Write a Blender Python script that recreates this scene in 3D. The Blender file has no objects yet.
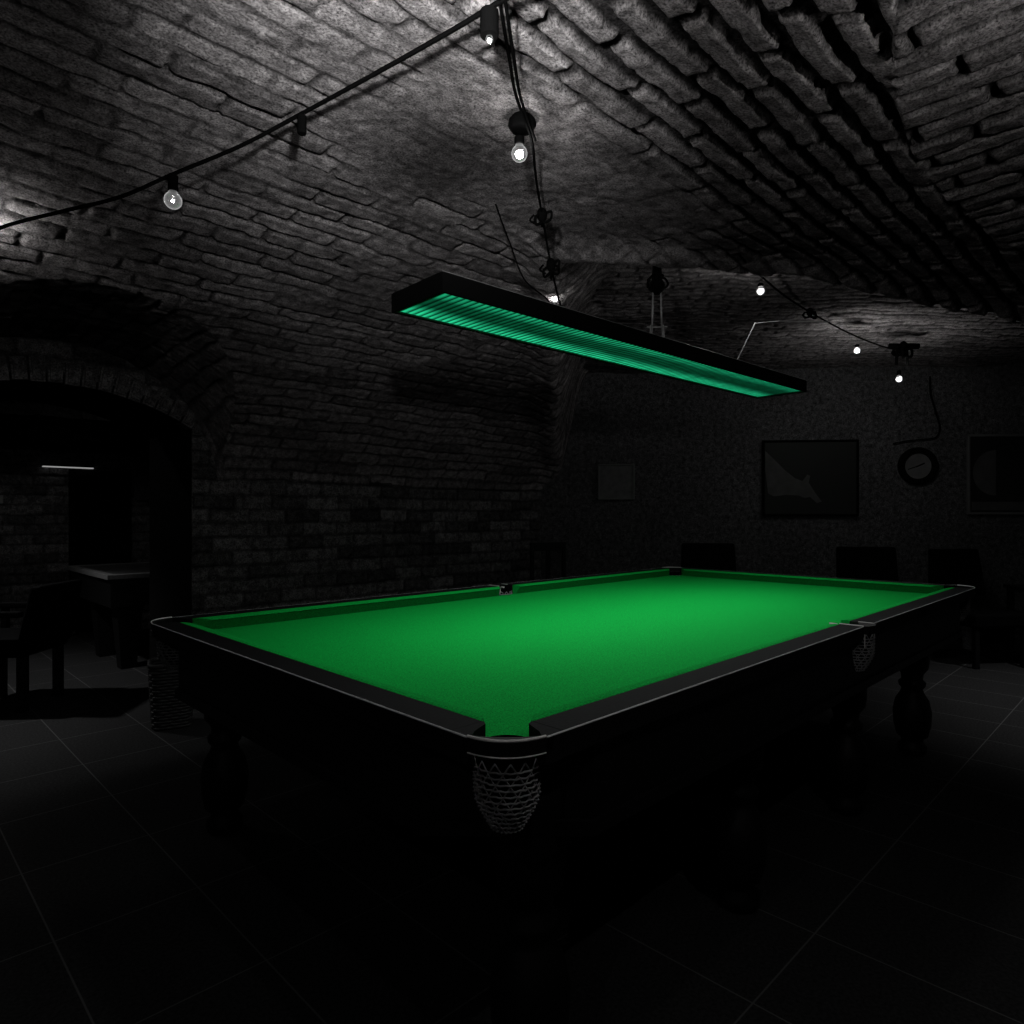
import bpy, bmesh, math, random
import numpy as np
from mathutils import Vector, Matrix

S = bpy.context.scene
COL = S.collection
PI = math.pi
random.seed(4)

# ------------------------------------------------------------------ camera
cam_d = bpy.data.cameras.new('camera')
cam_d.sensor_width = 36.0
cam_d.lens = 669.0 / 1024.0 * 36.0
cam_d.shift_y = 2.4 / 1024.0
cam_d.clip_start = 0.02
cam = bpy.data.objects.new('camera', cam_d)
cam.location = (0, 0, 1.283)
cam.rotation_euler = (PI / 2, 0, 0)
COL.objects.link(cam)
S.camera = cam

# ------------------------------------------------------------------ world, exposure
w = bpy.data.worlds.new('night')
w.use_nodes = True
w.node_tree.nodes['Background'].inputs[0].default_value = (0, 0, 0, 1)
w.node_tree.nodes['Background'].inputs[1].default_value = 0.0
S.world = w
S.view_settings.view_transform = 'Standard'
S.view_settings.look = 'None'
S.view_settings.exposure = 0.0
S.view_settings.gamma = 1.0
S.view_settings.use_curve_mapping = False
S.cycles.diffuse_bounces = 0
S.cycles.glossy_bounces = 2
S.cycles.sample_clamp_indirect = 1.0

# light levels of the lamps, real and added
CANOPY_W = 8.8        # the long lamp over the table
BULB = 260.0            # radiance of a lit string-light bulb
ADDED_ROOM2_BULB = 650.0
ADDED_ROOM2_SHADE_W = 46.0
ADDED_UPLIGHT_W = 112.0         # spot of the added, unseen lamp cup
ADDED_REAR_BULB = 430.0       # added, unseen pendant behind the photographer

# ------------------------------------------------------------------ frames
YAW = 0.781                       # the room and the table are turned against the view
CX, SX = math.cos(YAW), math.sin(YAW)
P0 = (-0.0105, 1.1999)            # near corner of the table

def W(a, b, z=0.0):
    return Vector((P0[0] + CX * a - SX * b, P0[1] + SX * a + CX * b, z))

WALLB = 3.75      # brick wall, distance from the near long side of the table
SPRING = 1.52
ARC_C, ARC_HW, ARC_CROWN, ARC_SPR, WALL_T = 0.01, 0.755, 2.045, 1.845, 0.87

# ------------------------------------------------------------------ helpers
def mesh_obj(name, bm, mat, parent=None, loc=None, rotz=None, smooth=False):
    me = bpy.data.meshes.new(name)
    bm.normal_update()
    bm.to_mesh(me); bm.free()
    if smooth:
        for p in me.polygons: p.use_smooth = True
    if mat: me.materials.append(mat)
    o = bpy.data.objects.new(name, me)
    COL.objects.link(o)
    if parent: o.parent = parent
    if loc is not None: o.location = loc
    if rotz is not None: o.rotation_euler = (0, 0, rotz)
    return o

def thing(name, label, cat, loc=(0, 0, 0), rotz=0.0, group=None):
    o = bpy.data.objects.new(name, None)
    o.empty_display_size = 0.1
    COL.objects.link(o)
    o.location = loc; o.rotation_euler = (0, 0, rotz)
    o['label'] = label; o['category'] = cat
    if group: o['group'] = group
    return o

def tag(o, label, cat, group=None):
    o['label'] = label; o['category'] = cat
    if group: o['group'] = group
    return o

def struct(o):
    o['kind'] = 'structure'
    return o

def add_box(bm, x0, x1, y0, y1, z0, z1, bevel=0.0, M=None, seg=2):
    vs = [bm.verts.new((x, y, z)) for z in (z0, z1) for y in (y0, y1) for x in (x0, x1)]
    f = [(0, 2, 3, 1), (4, 5, 7, 6), (0, 1, 5, 4), (2, 6, 7, 3), (0, 4, 6, 2), (1, 3, 7, 5)]
    fs = [bm.faces.new([vs[i] for i in q]) for q in f]
    if bevel:
        es = list({e for q in fs for e in q.edges})
        r = bmesh.ops.bevel(bm, geom=es, offset=bevel, segments=seg, affect='EDGES', profile=0.5)
        vs = list({v for q in r['faces'] for v in q.verts} | {v for v in vs if v.is_valid})
    if M is not None:
        bmesh.ops.transform(bm, matrix=M, verts=vs)
    return vs

def add_prism(bm, pts, z0, z1):
    """pts: list of (x,y) counter-clockwise; z0,z1 numbers"""
    n = len(pts)
    lo = [bm.verts.new((p[0], p[1], z0)) for p in pts]
    hi = [bm.verts.new((p[0], p[1], z1)) for p in pts]
    bm.faces.new(lo[::-1]); bm.faces.new(hi)
    for i in range(n):
        j = (i + 1) % n
        bm.faces.new((lo[i], lo[j], hi[j], hi[i]))
    return lo + hi

def add_lathe(bm, prof, n=24, c=(0, 0, 0), cap=True):
    rings = []
    for z, r in prof:
        rings.append([bm.verts.new((c[0] + r * math.cos(2 * PI * k / n), c[1] + r * math.sin(2 * PI * k / n), c[2] + z)) for k in range(n)])
    for A, B in zip(rings, rings[1:]):
        for k in range(n):
            bm.faces.new((A[k], A[(k + 1) % n], B[(k + 1) % n], B[k]))
    if cap:
        bm.faces.new(rings[0][::-1]); bm.faces.new(rings[-1])
    return [v for r in rings for v in r]

def add_tube(bm, pts, r, n=8, closed=False):
    pts = [Vector(p) for p in pts]
    m = len(pts)
    rs = r if isinstance(r, (list, tuple)) else [r] * m
    rings = []
    up = Vector((0, 0, 1))
    prev = None
    for i, p in enumerate(pts):
        if closed:
            d = pts[(i + 1) % m] - pts[i - 1]
        else:
            d = pts[min(i + 1, m - 1)] - pts[max(i - 1, 0)]
        d.normalize()
        if prev is None:
            s = d.cross(up)
            if s.length < 1e-3: s = d.cross(Vector((1, 0, 0)))
            s.normalize()
        else:
            s = prev - d * prev.dot(d)
            if s.length < 1e-4: s = d.orthogonal()
            s.normalize()
        prev = s
        t = d.cross(s)
        rings.append([bm.verts.new(p + rs[i] * (s * math.cos(2 * PI * k / n) + t * math.sin(2 * PI * k / n))) for k in range(n)])
    q = list(zip(rings, rings[1:]))
    if closed: q.append((rings[-1], rings[0]))
    for A, B in q:
        for k in range(n):
            bm.faces.new((A[k], A[(k + 1) % n], B[(k + 1) % n], B[k]))
    if not closed:
        bm.faces.new(rings[0][::-1]); bm.faces.new(rings[-1])

def smooth_path(pts, k=8):
    """Catmull-Rom through points"""
    P = [Vector(p) for p in pts]
    out = []
    for i in range(len(P) - 1):
        a, b, c, d = P[max(i - 1, 0)], P[i], P[i + 1], P[min(i + 2, len(P) - 1)]
        for j in range(k):
            t = j / k
            out.append(0.5 * ((2 * b) + (c - a) * t + (2 * a - 5 * b + 4 * c - d) * t * t + (3 * b - a - 3 * c + d) * t ** 3))
    out.append(P[-1])
    return out

def copy_tree(o, parent=None):
    c = o.copy(); COL.objects.link(c)
    c.parent = parent
    for ch in list(o.children):
        copy_tree(ch, c)
    return c

# ------------------------------------------------------------------ materials
def new_mat(name):
    m = bpy.data.materials.new(name); m.use_nodes = True
    return m, m.node_tree.nodes, m.node_tree.links, m.node_tree.nodes['Principled BSDF']

def mat_plain(name, col, rough=0.5, metal=0.0, noise=0.0, nscale=60.0, bump=0.0, spec=0.5):
    m, N, L, P = new_mat(name)
    P.inputs['Roughness'].default_value = rough
    P.inputs['Metallic'].default_value = metal
    P.inputs['Specular IOR Level'].default_value = spec
    tc = N.new('ShaderNodeTexCoord')
    nz = N.new('ShaderNodeTexNoise'); nz.inputs['Scale'].default_value = nscale; nz.inputs['Detail'].default_value = 6
    L.new(tc.outputs['Object'], nz.inputs['Vector'])
    mr = N.new('ShaderNodeMapRange'); mr.inputs['To Min'].default_value = 1 - noise; mr.inputs['To Max'].default_value = 1 + noise
    L.new(nz.outputs['Fac'], mr.inputs['Value'])
    vm = N.new('ShaderNodeVectorMath'); vm.operation = 'SCALE'
    vm.inputs[0].default_value = col
    L.new(mr.outputs['Result'], vm.inputs['Scale'])
    L.new(vm.outputs['Vector'], P.inputs['Base Color'])
    if bump:
        bp = N.new('ShaderNodeBump'); bp.inputs['Strength'].default_value = bump; bp.inputs['Distance'].default_value = 0.002
        L.new(nz.outputs['Fac'], bp.inputs['Height']); L.new(bp.outputs['Normal'], P.inputs['Normal'])
    return m

def mat_masonry(name, col, fine=150.0):
    """colour from the per-brick 'tone' attribute times a grey brick colour, gritty bump"""
    m, N, L, P = new_mat(name)
    P.inputs['Roughness'].default_value = 0.85
    P.inputs['Specular IOR Level'].default_value = 0.0
    at = N.new('ShaderNodeAttribute'); at.attribute_name = 'tone'
    tc = N.new('ShaderNodeTexCoord')
    nz = N.new('ShaderNodeTexNoise'); nz.inputs['Scale'].default_value = fine; nz.inputs['Detail'].default_value = 3; nz.inputs['Roughness'].default_value = 0.7
    L.new(tc.outputs['Object'], nz.inputs['Vector'])
    n2 = N.new('ShaderNodeTexNoise'); n2.inputs['Scale'].default_value = 26; n2.inputs['Detail'].default_value = 6
    L.new(tc.outputs['Object'], n2.inputs['Vector'])
    r1 = N.new('ShaderNodeMapRange'); r1.inputs['From Min'].default_value = .3; r1.inputs['From Max'].default_value = .7
    r1.inputs['To Min'].default_value = .1; r1.inputs['To Max'].default_value = 1.9
    L.new(nz.outputs['Fac'], r1.inputs['Value'])
    r2 = N.new('ShaderNodeMapRange'); r2.inputs['From Min'].default_value = .3; r2.inputs['From Max'].default_value = .7
    r2.inputs['To Min'].default_value = .5; r2.inputs['To Max'].default_value = 1.5
    L.new(n2.outputs['Fac'], r2.inputs['Value'])
    mm = N.new('ShaderNodeMath'); mm.operation = 'MULTIPLY'
    L.new(r1.outputs[0], mm.inputs[0]); L.new(r2.outputs[0], mm.inputs[1])
    m2 = N.new('ShaderNodeMath'); m2.operation = 'MULTIPLY'
    L.new(mm.outputs[0], m2.inputs[0]); L.new(at.outputs['Fac'], m2.inputs[1])
    vm = N.new('ShaderNodeVectorMath'); vm.operation = 'SCALE'; vm.inputs[0].default_value = col
    L.new(m2.outputs[0], vm.inputs['Scale']); L.new(vm.outputs['Vector'], P.inputs['Base Color'])
    bp = N.new('ShaderNodeBump'); bp.inputs['Strength'].default_value = 0.7; bp.inputs['Distance'].default_value = 0.004
    ad = N.new('ShaderNodeMath'); ad.operation = 'ADD'
    L.new(nz.outputs['Fac'], ad.inputs[0]); L.new(n2.outputs['Fac'], ad.inputs[1])
    L.new(ad.outputs[0], bp.inputs['Height']); L.new(bp.outputs['Normal'], P.inputs['Normal'])
    return m

def mat_emit(name, col, strength):
    m, N, L, P = new_mat(name)
    P.inputs['Base Color'].default_value = (.02, .02, .02, 1)
    P.inputs['Emission Color'].default_value = (*col, 1)
    P.inputs['Emission Strength'].default_value = strength
    return m

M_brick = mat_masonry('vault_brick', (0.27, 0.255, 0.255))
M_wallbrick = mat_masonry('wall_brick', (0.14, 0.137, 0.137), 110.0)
M_plaster = mat_plain('rough_plaster', (.11, .11, .112), .9, noise=.5, nscale=110, bump=.8, spec=.0)
M_cloth = None
M_wood = mat_plain('black_lacquered_wood', (.0035, .0035, .0038), .55, noise=.3, nscale=30, spec=.3)
M_railtop = mat_plain('black_rail_wood', (.006, .006, .0065), .7, noise=.8, nscale=160, bump=.4, spec=.15)
M_edge = mat_plain('worn_edge_highlight', (.85, .85, .86), .35, 0.0, noise=.2)
M_iron = mat_plain('polished_pocket_metal', (.92, .90, .88), .3, .0, noise=.15)
M_net = mat_plain('grey_woven_leather', (.36, .36, .37), .6, noise=.6, nscale=120, spec=.2)
M_black = mat_plain('matt_black', (.003, .003, .003), .8, noise=.2, spec=.05)
M_cable = mat_plain('black_rubber', (.004, .004, .004), .8, noise=.2, spec=.0)
M_chair = mat_plain('black_leatherette', (.0035, .0035, .0037), .8, noise=.4, nscale=80, spec=.04)
M_chrome = mat_plain('brushed_steel', (.5, .5, .5), .4, 0.15, noise=.1)
M_wicker = mat_plain('dark_wicker', (.03, .03, .03), .6, noise=.5, nscale=90)
M_framegrey = mat_plain('grey_picture_frame', (.14, .14, .14), .5, noise=.2)
M_picdark = mat_plain('dark_print', (.006, .006, .006), .7, noise=.3)
M_picgrey = mat_plain('grey_print', (.07, .07, .07), .7, noise=.5, nscale=12)
M_paper = mat_plain('printed_paper', (.16, .16, .162), .8, noise=.6, nscale=18)
M_clockface = mat_plain('clock_dial', (.16, .16, .16), .5, noise=.5, nscale=14)

def make_cloth(col, name):
    m, N, L, P = new_mat(name)
    P.inputs['Roughness'].default_value = .95
    P.inputs['Specular IOR Level'].default_value = .1
    tc = N.new('ShaderNodeTexCoord')
    nz = N.new('ShaderNodeTexNoise'); nz.inputs['Scale'].default_value = 260; nz.inputs['Detail'].default_value = 3
    L.new(tc.outputs['Object'], nz.inputs['Vector'])
    mr = N.new('ShaderNodeMapRange'); mr.inputs['From Min'].default_value = .3; mr.inputs['From Max'].default_value = .7
    mr.inputs['To Min'].default_value = .55; mr.inputs['To Max'].default_value = 1.45
    L.new(nz.outputs['Fac'], mr.inputs['Value'])
    vm = N.new('ShaderNodeVectorMath'); vm.operation = 'SCALE'; vm.inputs[0].default_value = col
    L.new(mr.outputs[0], vm.inputs['Scale']); L.new(vm.outputs['Vector'], P.inputs['Base Color'])
    bp = N.new('ShaderNodeBump'); bp.inputs['Strength'].default_value = .35; bp.inputs['Distance'].default_value = .001
    L.new(nz.outputs['Fac'], bp.inputs['Height']); L.new(bp.outputs['Normal'], P.inputs['Normal'])
    return m
M_cloth = make_cloth((.004, .52, .072), 'green_baize')
M_cloth2 = make_cloth((.10, .10, .10), 'grey_baize')

# ------------------------------------------------------------------ numpy noise and masonry relief
rng = np.random.default_rng(11)
_lat = rng.random((256, 256))
def vnoise(x, y, s):
    x = x * s; y = y * s
    xi = np.floor(x).astype(int); yi = np.floor(y).astype(int)
    fx = x - xi; fy = y - yi
    fx = fx * fx * (3 - 2 * fx); fy = fy * fy * (3 - 2 * fy)
    g = lambda i, j: _lat[i % 256, j % 256]
    return (g(xi, yi) * (1 - fx) * (1 - fy) + g(xi + 1, yi) * fx * (1 - fy) + g(xi, yi + 1) * (1 - fx) * fy + g(xi + 1, yi + 1) * fx * fy)
def fbm(x, y, s, o=4):
    v = 0; a = .5; t = 0
    for k in range(o):
        v = v + a * vnoise(x + 7.3 * k, y + 3.1 * k, s * 2 ** k); t += a; a *= .55
    return v / t
def sstep(x, a, b):
    t = np.clip((x - a) / (b - a), 0, 1)
    return t * t * (3 - 2 * t)

def bricks(u, w, course=.085, length=.25, joint=.006, soft=.010, warp=.012):
    """returns joint mask (0 in joint .. 1 on brick), per-brick random"""
    u = u + warp * 2 * (fbm(u, w, 5.0) - .5)
    w = w + warp * 2 * (fbm(u + 31, w + 17, 3.5) - .5)
    row = np.floor(w / course)
    jit = _lat[(row.astype(int) * 7) % 256, 3]
    u2 = u + length * (.5 * (row % 2) + .35 * jit)
    col = np.floor(u2 / length)
    rnd = _lat[(row.astype(int) * 13 + 5) % 256, (col.astype(int) * 29 + 11) % 256]
    # brick ends wander
    du = (u2 / length - col) * length
    dw = (w / course - row) * course
    d = np.minimum(np.minimum(du, length - du) * 1.1, np.minimum(dw, course - dw))
    wob = (fbm(u + 5, w + 9, 22.0, 3) - .5) * .016
    return sstep(d + wob, joint, joint + soft), rnd

def grid_object(name, X, Y, Z, keep, tone, mat, loc, rotz):
    """X,Y,Z (m,n) arrays; keep (m-1,n-1) bool"""
    m, n = X.shape
    idx = np.arange(m * n).reshape(m, n)
    q = np.stack([idx[:-1, :-1], idx[1:, :-1], idx[1:, 1:], idx[:-1, 1:]], -1)[keep]
    used = np.zeros(m * n, bool); used[q.ravel()] = True
    remap = np.cumsum(used) - 1
    q = remap[q]
    co = np.stack([X.ravel(), Y.ravel(), Z.ravel()], -1)[used].astype(np.float32)
    me = bpy.data.meshes.new(name)
    me.vertices.add(len(co)); me.vertices.foreach_set('co', co.ravel())
    nf = len(q)
    me.loops.add(nf * 4); me.loops.foreach_set('vertex_index', q.ravel().astype(np.int32))
    me.polygons.add(nf)
    me.polygons.foreach_set('loop_start', np.arange(0, nf * 4, 4, dtype=np.int32))
    me.polygons.foreach_set('loop_total', np.full(nf, 4, dtype=np.int32))
    me.polygons.foreach_set('use_smooth', np.ones(nf, bool))
    me.update(calc_edges=True)
    at = me.attributes.new('tone', 'FLOAT', 'POINT')
    at.data.foreach_set('value', tone.ravel()[used].astype(np.float32))
    me.materials.append(mat)
    o = bpy.data.objects.new(name, me); COL.objects.link(o)
    o.location = loc; o.rotation_euler = (0, 0, rotz)
    return o

# ------------------------------------------------------------------ vaulted ceiling
def main_vault(b):
    u = np.clip((b - 1.1) / 2.65, -1, 1)
    return SPRING + .98 * (1 - u * u) ** .7

def build_ceiling():
    av = np.arange(-2.6, 6.9, .0085); bv = np.arange(-1.55, WALLB + .02, .0075)
    B, A = np.meshgrid(bv, av)
    Xw = P0[0] + CX * A - SX * B; Yw = P0[1] + SX * A + CX * B
    zm = main_vault(B)
    hw = .91 + .25 * (WALLB - B)
    tL = np.clip((A - .01) / hw, -1, 1)
    zL = np.where(B > 1.1, SPRING + .78 * np.sqrt(1 - tL * tL), -1)
    tR = np.clip((A - 1.5) / 2.6, -1, 1)
    zR = np.where(B <= 1.1, SPRING + .775 * np.sqrt(1 - tR * tR), -1)
    z = np.maximum(zm, np.maximum(zL, zR))
    cross = (zL > zm) | (zR > zm)
    edge = np.minimum(Yw - (3.05 + .16 * Xw), Xw - .06 * Yw) + (fbm(A, B, 2.0) - .5) * .22
    mk = sstep(edge, 0, .30)
    lip = np.exp(-((edge + .02) / .10) ** 2)
    z = z * (1 - mk) + (2.70 + .05 * (fbm(A + 3, B, 1.5) - .5)) * mk - .045 * lip * (edge > -.4)
    # arc length across the vault
    s = np.concatenate([[0], np.cumsum(np.hypot(np.diff(bv), np.diff(main_vault(bv))))])
    Sx = np.broadcast_to(s, B.shape)
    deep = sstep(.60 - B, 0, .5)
    j1, r1 = bricks(A, Sx, course=.098, length=.34, warp=.016, joint=.006 + .008 * deep)
    # cross-vault courses run the other way
    sl = np.where(B > 1.1, tL * hw * 1.1, tR * 2.7)
    j2, r2 = bricks(B + 3, sl + 9, course=.098, length=.30)
    # back bay: courses run along the back wall
    j3, r3 = bricks(Xw + 4, Yw * 1.0 + 2, course=.07, length=.24)
    j = np.where(cross, j2, j1); r = np.where(cross, r2, r1)
    j = np.where(edge > .05, j3, j); r = np.where(edge > .05, r3, r)
    # worn plaster smears over the crown, deep raked joints further right
    plast = np.exp(-(((A - 1.0) / .75) ** 2 + ((B - .75) / .38) ** 2)) * 1.5
    plast = np.maximum(plast, np.exp(-(((A - .55) / .35) ** 2 + ((B - .95) / .25) ** 2)) * 1.4)
    plast = sstep(plast + (fbm(A + 11, B + 2, 3.0) - .5) * .9, .35, .8)
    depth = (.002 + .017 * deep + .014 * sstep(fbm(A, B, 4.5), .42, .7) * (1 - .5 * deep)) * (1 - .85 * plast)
    depth = np.where(edge > .05, .006, depth)
    rel = (1 - j) * depth + (r - .5) * .010 * (1 - plast) + (fbm(A + 2, B + 5, 9.0) - .5) * .013 + (fbm(A + 6, B + 1, 24.0, 3) - .5) * .006 * (1 - .6 * plast) + (fbm(A, B, 1.1) - .5) * .05 + (fbm(A+9, B, 40.0, 2) - .5) * .003
    # missing bricks here and there
    rel += (r > .993) * j * .02 * deep * (1 - plast) * (edge < 0)
    z = z + rel
    soot = np.exp(-(((A - .62) / .26) ** 2 + ((B - .90) / .36) ** 2) ** 1.5)
    soot = np.maximum(soot, .8 * np.exp(-(((A - .95) / .20) ** 2 + ((B - .42) / .10) ** 2)))
    soot = soot * sstep(fbm(A + 8, B + 8, 4.0) + .5 * soot, .32, .58)
    tone = (.65 + .6 * r) * (1 - (.55 + .33 * deep) * (1 - j) * (1 - plast))  # joints darker in colour, strongest at right, for shade missing under frontal light
    tone = tone * (1 - plast) + plast * (.62 + .3 * fbm(A, B, 6))
    tone = tone * (1 - .72 * soot)
    tone = np.where(edge > .05, tone * (1.0 + .0 * edge), tone)
    keep = np.ones((len(av) - 1, len(bv) - 1), bool)
    back = Yw - (6.78 - .1 * (Xw - .284))
    keep &= (back[:-1, :-1] < .08)
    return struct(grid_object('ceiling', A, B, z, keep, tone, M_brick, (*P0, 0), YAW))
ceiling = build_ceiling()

# ------------------------------------------------------------------ floor (object axes follow the tiles)
def mat_floor():
    m, N, L, P = new_mat('dark_stone_tiles')
    tc = N.new('ShaderNodeTexCoord')
    sp = N.new('ShaderNodeSeparateXYZ'); L.new(tc.outputs['Object'], sp.inputs[0])
    ds = []
    for out, off, size in (('X', -.3997, .4158), ('Y', 1.0051, .5312)):
        a = N.new('ShaderNodeMath'); a.operation = 'SUBTRACT'; L.new(sp.outputs[out], a.inputs[0]); a.inputs[1].default_value = off
        b = N.new('ShaderNodeMath'); b.operation = 'DIVIDE'; L.new(a.outputs[0], b.inputs[0]); b.inputs[1].default_value = size
        c = N.new('ShaderNodeMath'); c.operation = 'PINGPONG'; L.new(b.outputs[0], c.inputs[0]); c.inputs[1].default_value = .5
        d = N.new('ShaderNodeMath'); d.operation = 'MULTIPLY'; L.new(c.outputs[0], d.inputs[0]); d.inputs[1].default_value = size
        ds.append(d)
    mn = N.new('ShaderNodeMath'); mn.operation = 'MINIMUM'
    L.new(ds[0].outputs[0], mn.inputs[0]); L.new(ds[1].outputs[0], mn.inputs[1])
    g = N.new('ShaderNodeMapRange'); g.inputs['From Min'].default_value = .0015; g.inputs['From Max'].default_value = .0035
    L.new(mn.outputs[0], g.inputs['Value'])
    nz = N.new('ShaderNodeTexNoise'); nz.inputs['Scale'].default_value = 90; nz.inputs['Detail'].default_value = 4
    L.new(tc.outputs['Object'], nz.inputs['Vector'])
    r = N.new('ShaderNodeValToRGB')
    r.color_ramp.elements[0].position = .3; r.color_ramp.elements[0].color = (.014, .014, .014, 1)
    r.color_ramp.elements[1].position = .7; r.color_ramp.elements[1].color = (.052, .052, .053, 1)
    L.new(nz.outputs['Fac'], r.inputs[0])
    mx = N.new('ShaderNodeMix'); mx.data_type = 'RGBA'
    L.new(g.outputs[0], mx.inputs['Factor'])
    mx.inputs['A'].default_value = (.15, .15, .15, 1)
    L.new(r.outputs[0], mx.inputs['B'])
    L.new(mx.outputs['Result'], P.inputs['Base Color'])
    P.inputs['Roughness'].default_value = .7
    P.inputs['Specular IOR Level'].default_value = .15
    bp = N.new('ShaderNodeBump'); bp.inputs['Strength'].default_value = .3; bp.inputs['Distance'].default_value = .002
    L.new(nz.outputs['Fac'], bp.inputs['Height']); L.new(bp.outputs['Normal'], P.inputs['Normal'])
    return m
bm = bmesh.new(); add_box(bm, -3.2, 8.2, -2.6, 7.6, -.12, 0)
struct(mesh_obj('floor', bm, mat_floor(), loc=(*P0, 0), rotz=YAW))

# ------------------------------------------------------------------ brick wall with the arched opening
def arch_z(a):
    R = (ARC_HW ** 2 + (ARC_CROWN - ARC_SPR) ** 2) / (2 * (ARC_CROWN - ARC_SPR))
    d = np.clip(np.abs(a - ARC_C), 0, ARC_HW)
    return ARC_CROWN - R + np.sqrt(R * R - d * d)

def relief_wall(name, a0, a1, zt, b, mat, hole=False, holes=(), course=.097, step=.011, extra=None, light=None):
    av = np.arange(a0, a1 + step, step); zv = np.arange(0, zt + step, step)
    Zg, A = np.meshgrid(zv, av)
    j, r = bricks(A + 20, Zg + 20.02, course=course, length=.27, joint=.005, soft=.010, warp=.010)
    rel = (1 - j) * .012 + (r - .5) * .008 + (fbm(A + 4, Zg, 9.0) - .5) * .014 + (fbm(A, Zg, .8) - .5) * .03
    Bg = b + rel
    tone = (.45 + 1.0 * r) * (1 - .5 * (1 - j))
    keep = np.ones((len(av) - 1, len(zv) - 1), bool)
    ac = .5 * (A[:-1, :-1] + A[1:, 1:]); zc = .5 * (Zg[:-1, :-1] + Zg[1:, 1:])
    if hole:
        keep &= ~((np.abs(ac - ARC_C) < ARC_HW + .004) & (zc < arch_z(ac) + .05))
    for (h0, h1, k0, k1) in holes:
        keep &= ~((ac > h0) & (ac < h1) & (zc > k0) & (zc < k1))
    return struct(grid_object(name, A, Bg, Zg, keep, tone, mat, (*P0, 0), YAW))

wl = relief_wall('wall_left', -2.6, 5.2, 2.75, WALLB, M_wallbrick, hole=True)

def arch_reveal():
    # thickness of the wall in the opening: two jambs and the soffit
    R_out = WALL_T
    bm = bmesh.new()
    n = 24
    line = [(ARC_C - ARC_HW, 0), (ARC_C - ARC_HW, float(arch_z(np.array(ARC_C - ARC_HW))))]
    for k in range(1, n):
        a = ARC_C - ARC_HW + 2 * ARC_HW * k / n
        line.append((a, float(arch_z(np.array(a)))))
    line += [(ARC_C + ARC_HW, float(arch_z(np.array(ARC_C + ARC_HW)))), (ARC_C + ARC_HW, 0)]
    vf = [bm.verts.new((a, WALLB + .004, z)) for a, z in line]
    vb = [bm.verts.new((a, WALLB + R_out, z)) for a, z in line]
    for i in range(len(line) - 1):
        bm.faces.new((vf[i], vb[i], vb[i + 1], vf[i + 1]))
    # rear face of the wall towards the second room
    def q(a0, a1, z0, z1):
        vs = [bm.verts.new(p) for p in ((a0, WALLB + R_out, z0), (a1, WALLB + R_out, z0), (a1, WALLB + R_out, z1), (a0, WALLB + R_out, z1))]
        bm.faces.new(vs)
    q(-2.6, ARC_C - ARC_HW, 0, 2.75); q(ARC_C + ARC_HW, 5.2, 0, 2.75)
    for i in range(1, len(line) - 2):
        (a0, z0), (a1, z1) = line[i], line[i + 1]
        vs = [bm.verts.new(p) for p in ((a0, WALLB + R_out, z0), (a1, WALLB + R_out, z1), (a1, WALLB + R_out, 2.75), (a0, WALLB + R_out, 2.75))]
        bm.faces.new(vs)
    me = mesh_obj('wall_left', bm, mat_plain('shade_dark_plaster', (.012, .012, .012), .9, noise=.5, nscale=60, bump=.6, spec=0), loc=(*P0, 0), rotz=YAW)  # near-black colour stands in for shade on jambs and soffit
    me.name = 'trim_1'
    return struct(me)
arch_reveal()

def voussoirs():
    bm = bmesh.new()
    R = (ARC_HW ** 2 + (ARC_CROWN - ARC_SPR) ** 2) / (2 * (ARC_CROWN - ARC_SPR))
    zc = ARC_CROWN - R
    half = math.asin(ARC_HW / R)
    n = 19
    for k in range(n):
        t0 = -half + 2 * half * (k + .07) / n; t1 = -half + 2 * half * (k + .93) / n
        ro = R + .135 + random.uniform(-.03, .012); ri = R + random.uniform(-.004, .006)
        fr = WALLB - .018 - random.uniform(0, .012)
        P = []
        for t, r_ in ((t0, ri), (t1, ri), (t1, ro), (t0, ro)):
            P.append((ARC_C + r_ * math.sin(t), zc + r_ * math.cos(t)))
        lo = [bm.verts.new((p[0], fr, p[1])) for p in P]
        hi = [bm.verts.new((p[0], WALLB + .08, p[1])) for p in P]
        fs = [bm.faces.new(lo), bm.faces.new(hi[::-1])]
        for i in range(4):
            jx = (i + 1) % 4
            fs.append(bm.faces.new((lo[i], hi[i], hi[jx], lo[jx])))
        bmesh.ops.bevel(bm, geom=[e for e in fs[0].edges], offset=.012, segments=2, affect='EDGES')
    o = mesh_obj('trim_2', bm, M_wallbrick, loc=(*P0, 0), rotz=YAW, smooth=False)
    at = o.data.attributes.new('tone', 'FLOAT', 'POINT')
    at.data.foreach_set('value', np.full(len(o.data.vertices), 1.0, dtype=np.float32) * (.8 + .5 * rng.random(len(o.data.vertices))).astype(np.float32))
    return struct(o)
voussoirs()

# ------------------------------------------------------------------ plastered back wall (almost square to the view), right and rear wall
def BW(s, d, z):
    """point on the back wall: s = world x, d = distance in front of it"""
    c = math.hypot(1, .1)
    return Vector((s - .1 / c * d, 6.78 - .1 * (s - .284) - d / c, z))
BROT = math.atan(-.1)
def stucco_wall():
    s = np.arange(0, 6.6, .02); zz = np.arange(0, 2.82, .02)
    Z, X = np.meshgrid(zz, s)
    rel = (fbm(X, Z, 3.0) - .5) * .03 + (fbm(X + 3, Z + 4, 18.0, 3) - .5) * .010
    tone = .8 + .4 * fbm(X + 9, Z, 2.0)
    keep = np.ones((len(s) - 1, len(zz) - 1), bool)
    return struct(grid_object('wall_back', X, rel, Z, keep, tone, M_stucco, BW(.15, 0, 0), BROT))
M_stucco = mat_masonry('grey_stucco', (.10, .10, .102), 110.0)
stucco_wall()
bm = bmesh.new(); add_box(bm, -2.6, 8.0, -1.75, -1.55, 0, 2.8)
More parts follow.
